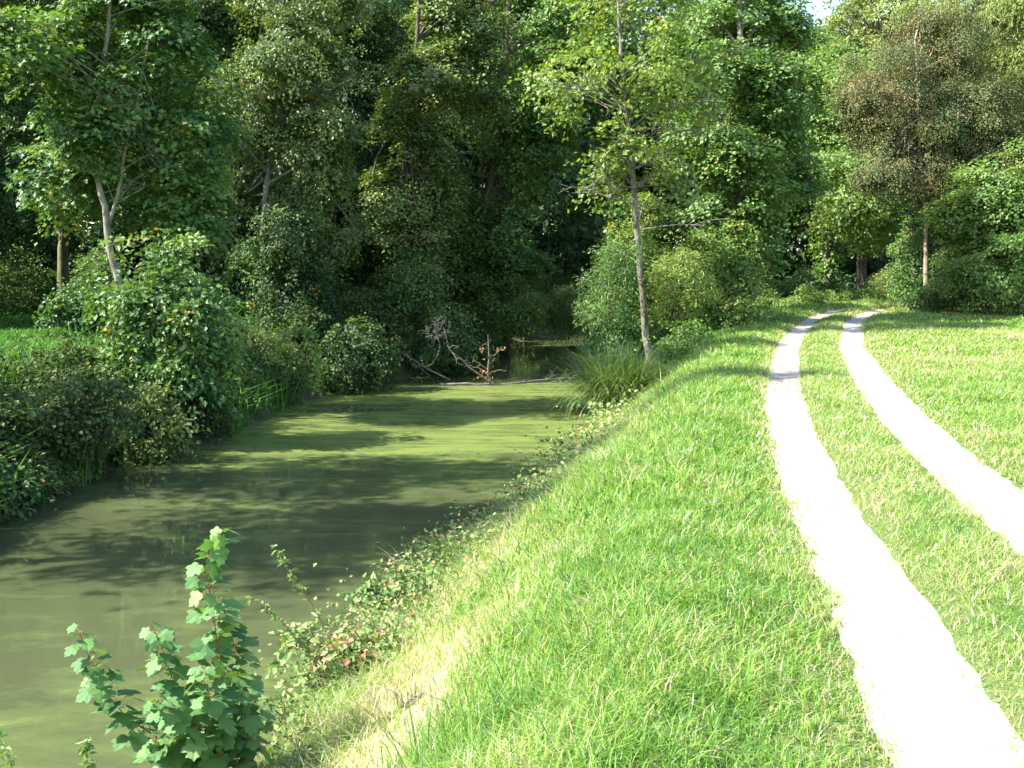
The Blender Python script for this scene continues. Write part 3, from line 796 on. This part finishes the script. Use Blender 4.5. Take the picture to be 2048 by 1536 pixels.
# --- shrubs
SH = [
 ('elder_shrub', 'large leafy elder shrub overhanging the water at the foot of the pale forked trunk', 17.2, [(170, 455, 400, 700), (290, 520, 470, 720), (210, 640, 470, 860), (340, 580, 480, 780)], 'shrub', 'maple', .55, 1.25),
 ('bramble_bush', 'bramble mound spilling to the waterline at the left picture edge', 14.2, [(-110, 760, 120, 980), (100, 740, 270, 880)], 'bramble', 'scrub', .25, 1),
 ('bramble_bush', 'low bramble bush with pale yellow leaves in front of the elder shrub', 15.8, [(170, 760, 360, 920)], 'bramble', 'scrub', .55, 1),
 ('nettle_patch', 'dark nettle bed hanging over the water below the bramble mound', 12.6, [(-140, 900, 60, 1040)], 'shrub', 'dark', .5, .9),
 ('ivy_bush', 'tall black green ivy bush under the ivy covered tree', 25.9, [(490, 400, 640, 560), (500, 500, 660, 690)], 'ivy', 'dark', .3, 1),
 ('bramble_bush', 'grey twiggy bramble scrub behind the arched bramble shoot', 23.2, [(430, 670, 630, 820)], 'willow', 'scrub', .6, 1),
 ('blackthorn_bush', 'dark round thorn bush left of the dead branches', 24.5, [(640, 640, 800, 790)], 'ivy', 'dark', .5, 1),
 ('blackthorn_bush', 'dark bush overhanging the water behind the dead branches', 28.5, [(790, 590, 960, 750)], 'shrub', 'dark', .6, 1),
 ('dogwood_bush', 'sunlit green bush on the far bank beyond the dead branches', 33, [(920, 550, 1090, 680)], 'shrub', 'bright', .5, 1.1),
 ('willow_bush', 'grey green leaning willow bush at the far end of the canal', 37, [(1090, 560, 1190, 670)], 'willow', 'olive', .6, 1.4),
 ('hazel_bush', 'mid green hazel bush under the layered maple on the far bank', 36, [(890, 470, 1070, 620)], 'shrub', 'maple', .5, 1.2),
 ('holly_bush', 'dark bush at the foot of the mossy trunk', 31, [(-60, 480, 110, 640)], 'shrub', 'maple', .45, 1.1),
 ('holly_bush', 'dark low bush in shade right of the mossy trunk', 34, [(150, 510, 250, 620)], 'willow', 'olive', .4, 1.1),
 ('spindle_bush', 'bush behind the ivy bush beside a bright patch of meadow', 31, [(690, 540, 860, 680)], 'shrub', 'dark', .6, 1),
 ('spindle_bush', 'pale tipped bush at the foot of the alder', 29, [(760, 500, 880, 640)], 'shrub', 'maple', .6, 1),
 ('hawthorn_bush', 'sunlit yellowish bush behind the lower trunk of the thin maple', 28.6, [(1200, 440, 1320, 560), (1250, 395, 1320, 470), (1300, 500, 1420, 620), (1210, 560, 1330, 690), (1370, 450, 1440, 560)], 'shrub', 'airy', .45, 0.9),
 ('dogwood_bush', 'round bright green bush below the grey trunked tree', 29.5, [(1390, 420, 1530, 600), (1350, 520, 1460, 680)], 'shrub', 'bright', .62, 1.15),
 ('elder_shrub', 'dark green shrub left of the foot of the thin maple', 27.3, [(1165, 570, 1285, 735)], 'shrub', 'maple', .45, 1.1),
 ('hawthorn_bush', 'small green bush in front of the thin maple on its water side', 25.0, [(1175, 530, 1262, 640), (1200, 480, 1270, 560)], 'willow', 'maple', .6, 1.0),
 ('hawthorn_bush', 'small airy bush right of the lower trunk of the thin maple', 25.6, [(1310, 480, 1400, 640)], 'willow', 'airy', .65, 1.0),
 ('privet_bush', 'low light green bush on the bank crest right of the thin maple', 24.0, [(1310, 640, 1440, 770)], 'shrub', 'bright', .5, 1.0),
 ('privet_bush', 'low bush beside the tracks at the foot of the grey trunked tree', 28.5, [(1430, 590, 1530, 690)], 'bramble', 'bright', .6, 1.2),
 ('bramble_bush', 'shaded bramble bank under the trees left of the track bend', 47, [(1530, 555, 1680, 625)], 'shrub', 'dark', .6, 1.6),
 ('bramble_bush', 'shaded weeds at the foot of the straight dark trunk', 54, [(1660, 560, 1830, 605)], 'shrub', 'maple', .4, 1.8),
 ('willow_bush', 'pale wispy willow bush where the right track disappears', 40, [(1780, 500, 1870, 625)], 'willow', 'limey', .4, 1.3),
 ('ivy_bush', 'dark ivy bush at the foot of the bare pinkish trunk', 38.8, [(1860, 480, 1960, 630)], 'ivy', 'dark', .6, 1.1),
 ('dogwood_bush', 'big sunlit shrub on the meadow edge at the right picture edge', 33.0, [(1905, 490, 2060, 630), (2000, 420, 2180, 620)], 'shrub', 'bright', .5, 1.2),
 ('privet_bush', 'dark green bush hiding the root of the bare pinkish trunk', 35.6, [(1800, 575, 1900, 632), (1860, 500, 1950, 630)], 'shrub', 'maple', .4, 1.0),
 ('ivy_bush', 'green ivy column climbing left of the bare pinkish trunk', 38.0, [(1808, 400, 1842, 610)], 'ivy', 'maple', .6, 1.0),
]
for px, py, wpx, hpx, lb in [(800, 1215, 90, 55, 'pale bramble mound on the near bank beside the drooping grass stalks'),
                             (660, 1370, 110, 80, 'low bramble mound with yellowing leaves between the sapling and the grass bank'),
                             (880, 1140, 60, 35, 'small bramble mound, the farthest on the near bank'),
                             (520, 1500, 100, 70, 'brown and green bramble mound at the foot of the sapling')]:
    D_ = G(px, py)[1]
    SH.append(('bramble_mound', lb, D_, [(px - wpx * 1.1, py - hpx * 1.5, px + wpx * 1.1, py + hpx * .7)], 'nearbramble', 'nearscrub', .42, 1))
for i, (nm, lb, D, boxes, sty, mt, bt, sz) in enumerate(SH):
    shrub(nm, lb, 'shrub' if 'patch' not in nm else 'plant', 300 + i, [E(*b, D) for b in boxes], sty, m_[mt], base_t=bt, size=sz,
          stemm='bark_brown', cover=1.15)

# --- the wood behind everything, plus unseen shade crowns at left
def woodland():
    rng = np.random.default_rng(77)
    leaf = Acc()
    ells = []
    for x, y, z, rx, ry, rz in (
        [(-34 + 7 * i + rng.normal(), 44 + 4 * rng.random(), 9 + 2 * rng.random(), 5, 3.5, 8.5) for i in range(6)] +
        [(-2 + 6 * i + rng.normal(), 62 + 4 * rng.random(), 10 + 2 * rng.random(), 4.8, 3.5, 10) for i in range(4)] +
        [(24 + 6.5 * i + rng.normal(), 70 + 3 * rng.random(), 10 + 2 * rng.random(), 5, 3.5, 10) for i in range(5)] +
        [(-48 + 9 * i + rng.normal(), 80 + 4 * rng.random(), 12 + 2 * rng.random(), 7, 4, 13) for i in range(14)] +
        [(38 + 2.5 * i, 30 + 9 * i, 8, 5, 5, 9) for i in range(4)] +
        [(-20, 19, 4.5, 3.6, 3.2, 4), (-21, 26, 4.5, 3.6, 3.2, 4), (-23.5, 34, 4.5, 3.6, 3.2, 4)]):  # last three crowns are out of view, added to shade the left meadow
        if 13 < x < 33 and y > 60:
            z, rz = 7.5, 8.5
        ells.append(((x, y, z), (rx, ry, rz)))
    crown(leaf, None, rng, ells, 'wood', 1.0, None, None, 1.0, .4)
    return leaf
tag(woodland().build('woodland', M['dark']), 'dense dark wood closing the view behind all the nearer trees, plus unseen crowns added at left for shade', 'woodland', kind='stuff')

def belt(rng, leaf, ctrs, rx, rz, style, size, bt, cover=1.0, nl=4):
    ells = []
    for x, y in ctrs:
        k = rng.uniform(.7, 1.35)
        ells.append(((x, y, max(H1(x, y), WATER) + rz * k * .45), (rx * k, rx * k, rz * k)))
    crown(leaf, None, rng, ells, style, cover, nl, 1.25, size, bt)

def along(rng, n, y0, y1, fn):
    s0, s1 = [float(np.interp(v, CL[:, 1], CS)) for v in (y0, y1)]
    s = rng.uniform(s0, s1, n)
    ur, ul = shores(s)
    u = fn(s, ur, ul, rng.random(n))
    cx, cy = np.interp(s, CS, CL[:, 0]), np.interp(s, CS, CL[:, 1])
    nx, ny = np.interp(s, CS, CN[:, 0]), np.interp(s, CS, CN[:, 1])
    return np.stack([cx + nx * u, cy + ny * u], 1)
rng = np.random.default_rng(81)
a = Acc()
belt(rng, a, along(rng, 80, 6, 24, lambda s, ur, ul, q: ul + .35 + 2.3 * q), .6, .5, 'bramble', 1.0, .3)
belt(rng, a, along(rng, 60, 24, 50, lambda s, ur, ul, q: ul + .7 + 2.2 * q), .8, .8, 'shrub', 1.1, .5)
tag(a.build('undergrowth', M['scrub']), 'tangled brambles and weeds covering the far bank down to the water', 'undergrowth', kind='stuff')
a = Acc()
belt(rng, a, along(rng, 15, 19, 40, lambda s, ur, ul, q: ul + 2.4 + 2.5 * q), 1.0, 1.2, 'shrub', 1.1, .5)
tag(a.build('thicket', M['maple']), 'scattered leafy thicket along the edge of the shaded far meadow', 'thicket', kind='stuff')
a = Acc()
belt(rng, a, along(rng, 46, 27, 50, lambda s, ur, ul, q: 2.6 + (ur - 2.5) * q), .75, .6, 'shrub', 1.1, .6)
tag(a.build('undergrowth', M['bright']), 'sunlit weeds and low bushes on the strip between canal and tracks', 'undergrowth', kind='stuff')
a = Acc()
pts_ = [(x + rng.normal(), y + rng.normal()) for x, y in zip(np.linspace(-30, 4, 26), np.linspace(37, 53, 26))]
pts_ += [(x + rng.normal(), y + rng.normal() * 1.2) for x, y in zip(np.linspace(2, 44, 24), np.linspace(62, 68, 24))]
pts_ += [(x + rng.normal(), y + rng.normal() * 1.2) for x, y in zip(np.linspace(24, 40, 12), np.linspace(40, 36, 12))]
pts_ += [(x + rng.normal(), 74 + rng.normal()) for x in np.linspace(-60, 60, 34)]
belt(rng, a, pts_, 2.3, 2.6, 'far', 1.2, .4, nl=6)
tag(a.build('thicket', M['dark']), 'shaded thicket between the tree trunks at the back of the meadow', 'thicket', kind='stuff')

# ------------------------------------------------------------------ dead wood in the canal
def branchy(acc, rng, p, d, ln, r, depth, curl=.25, k=6, split=3, grav=0):
    n = 8
    pts = [np.array(p, float)]; dd = nrm(np.array(d, float))
    for i in range(n):
        dd = nrm(dd + rng.normal(0, curl, 3) + np.array([0, 0, grav]))
        pts.append(pts[-1] + dd * ln / n)
    pts = np.array(pts)
    tube(acc, pts, np.linspace(r, r * .45, n + 1), k)
    if depth > 0:
        for j in range(split):
            i = rng.integers(2, n + 1)
            branchy(acc, rng, pts[i], nrm(dd + rng.normal(0, .8, 3)), ln * rng.uniform(.4, .7), r * .55, depth - 1, curl * 1.2, max(4, k - 1), split, grav)
    return pts

def polypath(acc, pix, D, r0, r1, k=6, n=16):
    pts = spline([P(x, y, d) for (x, y), d in zip(pix, D if hasattr(D, '__len__') else [D] * len(pix))], n)
    tube(acc, pts, np.linspace(r0, r1, n), k)
    return pts

rng = np.random.default_rng(9)
root = thing('fallen_branch', P(870, 762, 26), 'bleached twisted dead branch with curled twigs lying at the far waterline', 'branch')
a = Acc()
for pix, r0, r1 in [([(1000, 775), (945, 740), (925, 720), (900, 700), (893, 675), (888, 655)], .05, .02),
                    ([(874, 715), (880, 690), (872, 668), (872, 650), (862, 640)], .03, .014),
                    ([(872, 668), (882, 655), (886, 640)], .02, .01),
                    ([(900, 760), (850, 735), (815, 712), (790, 700)], .045, .02),
                    ([(860, 752), (840, 735), (835, 722)], .022, .01),
                    ([(888, 672), (890, 660), (900, 662)], .012, .006)]:
    pp = polypath(a, pix, 26, r0 * .6, r1 * .6)
    for j in range(3):
        branchy(a, rng, pp[rng.integers(5, 15)], nrm(np.array([rng.normal() * .9, rng.normal() * .4, rng.uniform(-.2, .9)])), rng.uniform(.25, .5), r1 * .6, 1, .45, 5, 2)
for j in range(7):
    branchy(a, rng, P(866 + rng.normal() * 8, 668 + rng.normal() * 6, 26), (rng.normal(), rng.normal() * .5, rng.normal() * .6), .45, .012, 1, .6, 5, 2)
a.build('branch', M['twig'], root, True)
root = thing('fallen_branch', P(978, 765, 25.6), 'upright dead branch with a few rust brown leaves standing out of the water', 'branch')
a = Acc()
for pix, r0, r1 in [([(980, 768), (976, 745), (978, 715), (977, 690), (976, 668)], .028, .008),
                    ([(977, 708), (988, 711), (1002, 697)], .012, .007), ([(977, 692), (970, 688), (964, 692)], .010, .006),
                    ([(976, 740), (950, 722), (945, 726)], .014, .007), ([(978, 745), (1000, 740), (1010, 743)], .014, .007),
                    ([(978, 735), (985, 722), (990, 714)], .012, .006), ([(977, 748), (955, 735), (943, 737)], .014, .006)]:
    pp = polypath(a, pix, 25.6, r0, r1, 5, 10)
    branchy(a, rng, pp[6], (rng.normal(), 0, .5), .25, .006, 1, .4, 4, 2)
a.build('branch', M['twig'], root, True)
a = Acc()
q = []
for cx_, cy_, n_, sd in [(1002, 698, 9, .04), (964, 696, 8, .04), (975, 728, 12, .12), (955, 745, 10, .1), (968, 752, 8, .12)]:
    q.append(P(cx_, cy_, 25.6) + rng.normal(0, sd, (n_, 3)))
q = np.concatenate(q)
leaves(a, rng, q, nrm(rng.normal(size=q.shape)), nrm(rng.normal(size=q.shape) - [0, 0, 1]), .09, .06, rng.uniform(.6, 1, len(q)))
a.build('dry_leaf', M['dry'], root)['kind'] = 'stuff'
root = thing('log', (P(1020, 765, 26)[0], 25.8, WATER), 'thin half sunken log across the water holding back the duckweed', 'log')
a = Acc()
lp = np.array([P(880, 770, 25.7), P(950, 769, 25.7), P(1030, 764, 26), P(1090, 757, 26.6), (1.75, 27.0, 0), (2.6, 27.2, 0)]); lp[:, 2] = WATER + np.array([.02, .03, .0, .04, .05, .1])
lp = spline(lp, 26); lp[:, 2] += rng.normal(0, .008, 26)
tube(a, lp, .028 + .014 * rng.random(26), 9)
for j in range(9):
    branchy(a, rng, lp[rng.integers(10, 24)], (rng.normal(), rng.normal() * .5, .35), .35, .012, 1, .3, 5, 2)
a.build('trunk', M['twig'], root, True)

# arched bramble shoot over the dark hollow
root = thing('bramble_shoot', P(632, 780, 21.2), 'leafy bramble shoot arching over a dark hollow on the far bank', 'plant')
a = Acc()
pp = polypath(a, [(548, 720), (556, 690), (575, 668), (600, 660), (622, 668), (632, 690), (634, 720), (632, 760), (640, 785)], 21.1, .014, .007, 5, 30)
a.build('stem', M['stem_green'], root)
a = Acc()
q = np.repeat(pp, 14, 0) + rng.normal(0, .05, (len(pp) * 14, 3))
leaves(a, rng, q, nrm(rng.normal(0, .6, q.shape) + [-.5, -.5, 1]), nrm(rng.normal(size=q.shape) - [0, 0, .5]), .10, .07, rng.uniform(.6, .9, len(q)))
a.build('foliage', M['bright'], root)

# dry reddish climber at the right edge of the meadow
root = thing('dead_climber', P(1955, 560, 34), 'rust red dead climber stem hanging in the hazel', 'plant')
a = Acc()
polypath(a, [(1950, 560), (1962, 500), (1966, 450), (1978, 420), (1988, 400)], 34, .03, .02, 5, 16)
polypath(a, [(1966, 450), (1985, 430), (1998, 405)], 34, .015, .01, 5, 10)
a.build('stem', M['stem_red'], root)
a = Acc()
q = np.concatenate([P(1968 + rng.normal() * 6, yy, 34)[None] + rng.normal(0, .12, (14, 3)) for yy in range(410, 560, 12)])
leaves(a, rng, q, nrm(rng.normal(size=q.shape)), nrm(rng.normal(size=q.shape) - [0, 0, 1]), .10, .05, rng.uniform(.6, 1, len(q)))
a.build('foliage', M['dry'], root)

# ------------------------------------------------------------------ plants on the near bank
g = G(1235, 828)
clump('sedge_tussock', g + np.array([0.1, .75, .1]), 2800, 1.6, .018, .6, 'big arching tussock of long green sedge at the water edge', 'plant', M['sedge'], 51, (.55, .2), (.05, 1.0), (.5, 1.9))
clump('reed_tuft', G(1048, 1030), 46, .48, .012, .12, 'small upright tuft of dark green reed at the water edge', 'plant', M['grass'], 52, (.12, .08), (.0, .3), (.0, .3))
clump('reed_tuft', G(1190, 900), 60, .35, .012, .2, 'low grey green waterside plant on the bank below the sedge tussock', 'plant', M['scrub'], 53, (.5, .2), (.1, .9), (.2, .8))
g = G(830, 1170)
clump('sedge_plant', g, 26, .62, .006, .12, 'pale drooping grass stalks arching over the water from the bank weeds', 'plant', M['grass'], 54, (.9, .05), (.3, .7), (.8, 1.6), heading=2.9)
for i, (px, py, n, h, lb) in enumerate([
    (1010, 1440, 60, .34, 'tall dark grass tuft in the middle of the near bank'),
    (1150, 1330, 70, .33, 'tall dark grass tuft uphill from the middle of the near bank'),
    (900, 1530, 60, .36, 'tall dark grass tuft at the bottom edge of the near bank'),
    (1200, 1180, 55, .26, 'dark grass tuft on the bank below the tracks, farthest of the tufts'),
    (1330, 1500, 45, .26, 'dark grass tuft near the left track at the bottom of the picture')]):
    clump('grass_tuft', G(px, py), n, h, .0055, .22, lb, 'grass tuft', M['grass'], 60 + i, (.22, .14), (.1, .8), (.0, .7), heading=None)

def weeds():
    rng = np.random.default_rng(21)
    acc = Acc()
    n = 1500
    s = rng.uniform(CS[0] + 16, CS[0] + 42, n)
    cx, cy = np.interp(s, CS, CL[:, 0]), np.interp(s, CS, CL[:, 1])
    nx, ny = np.interp(s, CS, CN[:, 0]), np.interp(s, CS, CN[:, 1])
    ur, _ = shores(s)
    u = ur - .05 - np.abs(rng.normal(0, .32, n)) + .1
    x, y = cx + nx * u, cy + ny * u
    k = vnoise(s * 1.1, s * 0, 70) + rng.random(n) * .7 > .25
    k &= rng.random(len(s)) < np.where(y > 11, .22, 1.0)
    x, y, u, s = x[k], y[k], u[k], s[k]
    z = H(x, y)
    m = 34
    hh = (.13 + .26 * (vnoise(s * .9, s * 0 + 4, 71) * .5 + .5))
    ctr = np.stack([x, y, z + hh * .5], 1)
    pos = np.repeat(ctr, m, 0) + rng.normal(0, 1, (len(ctr) * m, 3)) * np.repeat(np.stack([hh * .8, hh * .8, hh * .4], 1), m, 0)
    ok = pos[:, 2] > np.maximum(H(pos[:, 0], pos[:, 1]), WATER) + .01
    pos = pos[ok]
    N = nrm(rng.normal(0, .6, pos.shape) + [0, -.2, 1]); D = nrm(rng.normal(size=pos.shape) - [0, 0, .3])
    tt = np.clip(rng.normal(.5, .2, len(pos)), 0, .95); tt = np.where(rng.random(len(pos)) < .025, .97, tt)
    dist = np.linalg.norm(pos[:, :2], axis=1)
    L = np.maximum(.045, dist * .0045) * rng.uniform(.5, 1.3, len(pos))
    leaves(acc, rng, pos, N, D, L, L * .75, tt)
    return acc
tag(weeds().build('bank_weeds', M['nearscrub']), 'low brambles and creeping weeds along the near water edge', 'weeds', kind='stuff')

def dry_stalks():
    rng = np.random.default_rng(23)
    acc = Acc()
    n = 26000
    s = rng.uniform(CS[0] + 15, CS[0] + 36, n)
    cx, cy = np.interp(s, CS, CL[:, 0]), np.interp(s, CS, CL[:, 1])
    nx, ny = np.interp(s, CS, CN[:, 0]), np.interp(s, CS, CN[:, 1])
    ur, _ = shores(s)
    u = ur - .0 - np.abs(rng.normal(0, .75, n))
    k = (vnoise(s * .8, u * 1.5, 91) + rng.random(n) > .35); s, u, cx, cy, nx, ny = s[k], u[k], cx[k], cy[k], nx[k], ny[k]; n = len(s)
    x, y = cx + nx * u, cy + ny * u
    d = np.hypot(x, y)
    blades(acc, rng, x, y, rng.uniform(.06, .24, n), np.maximum(.0035, d * .0007) * rng.uniform(.6, 1.2, n), rng.uniform(.3, 1.4, n), rng.uniform(.2, .9, n), np.clip(rng.normal(.82, .15, n), 0, 1))
    return acc
tag(dry_stalks().build('dry_grass', M['grass']), 'straw coloured dry grass along the lower edge of the near bank', 'dry grass', kind='stuff')

def litter():
    rng = np.random.default_rng(24)
    acc = Acc()
    for n, y0, y1, o_ in [(50, 2.5, 14, .65), (420, 13.2, 17.5, .65), (120, 13.5, 17, -.65), (80, 5, 22, -.65), (160, 17, 34, .65)]:
        s = rng.uniform(np.interp(y0, CL[:, 1], CS), np.interp(y1, CL[:, 1], CS), n)
        u = o_ + rng.normal(0, .2, n)
        x = np.interp(s, CS, CL[:, 0]) + np.interp(s, CS, CN[:, 0]) * u; y = np.interp(s, CS, CL[:, 1]) + np.interp(s, CS, CN[:, 1]) * u
        pos = np.stack([x, y, H(x, y) + .022], 1)
        leaves(acc, rng, pos, nrm(rng.normal(0, .25, pos.shape) + [0, 0, 1]), nrm(rng.normal(size=pos.shape) * [1, 1, .1]), rng.uniform(.01, .035, n), rng.uniform(.006, .02, n), rng.uniform(.1, .8, n))
    return acc
tag(litter().build('leaf_litter', M['dry']), 'small brown fallen leaves and bits scattered on the gravel tracks', 'leaf litter', kind='stuff')

# sycamore sapling in the lower left corner
def sapling(name, base, shoots, label, cat, seed, Ls=.13, leafm='syc', stemm='stem_red', dens=1.0, tm=SYC):
    rng = np.random.default_rng(seed)
    root = thing(name, base, label, cat)
    fol = Acc()
    for pix, D, r0 in shoots:
        st = Acc()
        pts = spline([P(x, y, D_) for (x, y), D_ in zip(pix, np.linspace(base[1], D, len(pix)))], 30)
        tube(st, pts, np.linspace(r0, r0 * .3, 30) * .6, 6)
        ln = np.linalg.norm(np.diff(pts, axis=0), axis=1).sum()
        nn = max(4, int(ln / .040 * dens))
        ph = rng.uniform(0, 3)
        for i in range(nn):
            f = .08 + .92 * (i + 1) / nn
            p = pts[int(f * 29)]
            T = nrm(pts[min(29, int(f * 29) + 1)] - pts[max(0, int(f * 29) - 1)])
            ph += math.pi / 2 + rng.normal(0, .2)
            for sgn in (0, math.pi):
                A = nrm(np.cross(T, [0.2, 1, 0])); B = np.cross(T, A)
                d = nrm(A * math.cos(ph + sgn) + B * math.sin(ph + sgn) + T * .5 + rng.normal(0, .12, 3))
                pl = Ls * .8 * rng.uniform(.5, 1.1) * (1.15 - .7 * f ** 2)
                e = p + d * pl
                tube(st, [p, (p + e) / 2 + [0, 0, .01], e], [.002, .0016, .0013], 4)
                L = Ls * rng.uniform(.6, 1.35) * (1.0 - .4 * f ** 4)
                dl = nrm(d * [1, 1, .3] - np.array([0, 0, .35 + rng.uniform(0, .5)]))
                N = nrm(np.array([0, 0, 1.0]) + d * .25 + rng.normal(0, .38, 3))
                leaves(fol, rng, e[None], N[None], dl[None], L, L * 1.05, np.clip(rng.normal(.45, .2), 0, .9), tm)
        st.build('stem', M[stemm], root, True)
    fol.build('foliage', M[leafm], root)
    return root
base = P(440, 1570, 5.6); base[2] = H1(base[0], base[1])
sapling('sycamore_sapling', base, [
    ([(440, 1560), (445, 1440), (440, 1330), (425, 1220), (415, 1130), (445, 1062)], 5.4, .011),
    ([(430, 1560), (390, 1450), (350, 1370), (325, 1300), (310, 1262)], 5.3, .008),
    ([(420, 1560), (320, 1480), (240, 1420), (190, 1340), (160, 1265)], 5.2, .008),
    ([(445, 1560), (470, 1450), (475, 1350), (462, 1260), (440, 1200)], 5.7, .008),
    ([(430, 1560), (410, 1480), (370, 1440), (310, 1400)], 5.0, .007),
    ([(440, 1560), (430, 1480), (420, 1400), (395, 1330)], 5.1, .007),
    ([(450, 1560), (490, 1500), (505, 1440), (485, 1390)], 5.5, .006),
    ([(430, 1570), (380, 1530), (340, 1500), (310, 1480)], 5.2, .006)],
    'leafy sycamore sapling with large lobed leaves at the lower left water edge', 'plant', 401, Ls=.10)

def weedstalk(name, pix, D, label, seed, leafm='bright', L=.05, n=26):
    rng = np.random.default_rng(seed)
    b = P(*pix[0], D); root = thing(name, b, label, 'plant')
    a = Acc(); pts = spline([P(x, y, D) for x, y in pix], 30)
    tube(a, pts, np.linspace(.0045, .0015, 30), 5)
    a.build('stem', M['stem_red'], root)
    f = Acc()
    for i in range(n):
        p = pts[int(rng.uniform(.12, 1) * 29)]
        q = np.repeat(p[None], 3, 0) + rng.normal(0, .012, (3, 3))
        leaves(f, rng, q, nrm(rng.normal(0, .5, (3, 3)) + [0, -.3, 1]), nrm(rng.normal(0, 1, (3, 3)) + [0, 0, .3]), L * rng.uniform(.5, 1.1, 3), L * .45, rng.uniform(.3, .85, 3))
    f.build('foliage', M[leafm], root)
weedstalk('weed_stalk', [(700, 1350), (665, 1290), (630, 1220), (600, 1175), (570, 1130), (550, 1092)], 6.1, 'tall thin weed stalk with tiny leaves leaning left over the water', 501)
weedstalk('weed_stalk', [(640, 1330), (600, 1290), (570, 1250), (530, 1215), (490, 1190)], 6.0, 'short thin weed stalk beside the taller stalk, right of the sapling', 502, n=22)
weedstalk('weed_stalk', [(20, 1580), (25, 1540), (10, 1500), (-5, 1470)], 5.2, 'bare thin stalk at the lower left picture corner', 503, n=10)
weedstalk('weed_stalk', [(190, 1590), (178, 1540), (170, 1505), (172, 1480)], 5.0, 'small leafy stalk at the bottom edge left of the sapling', 504, n=30)
weedstalk('weed_stalk', [(610, 1500), (600, 1440), (612, 1380), (606, 1330)], 6.0, 'upright leafy weed stalk on the bank edge right of the sapling', 505, n=34)

print('verts', sum(len(o.data.vertices) for o in COL.objects if o.type == 'MESH'))
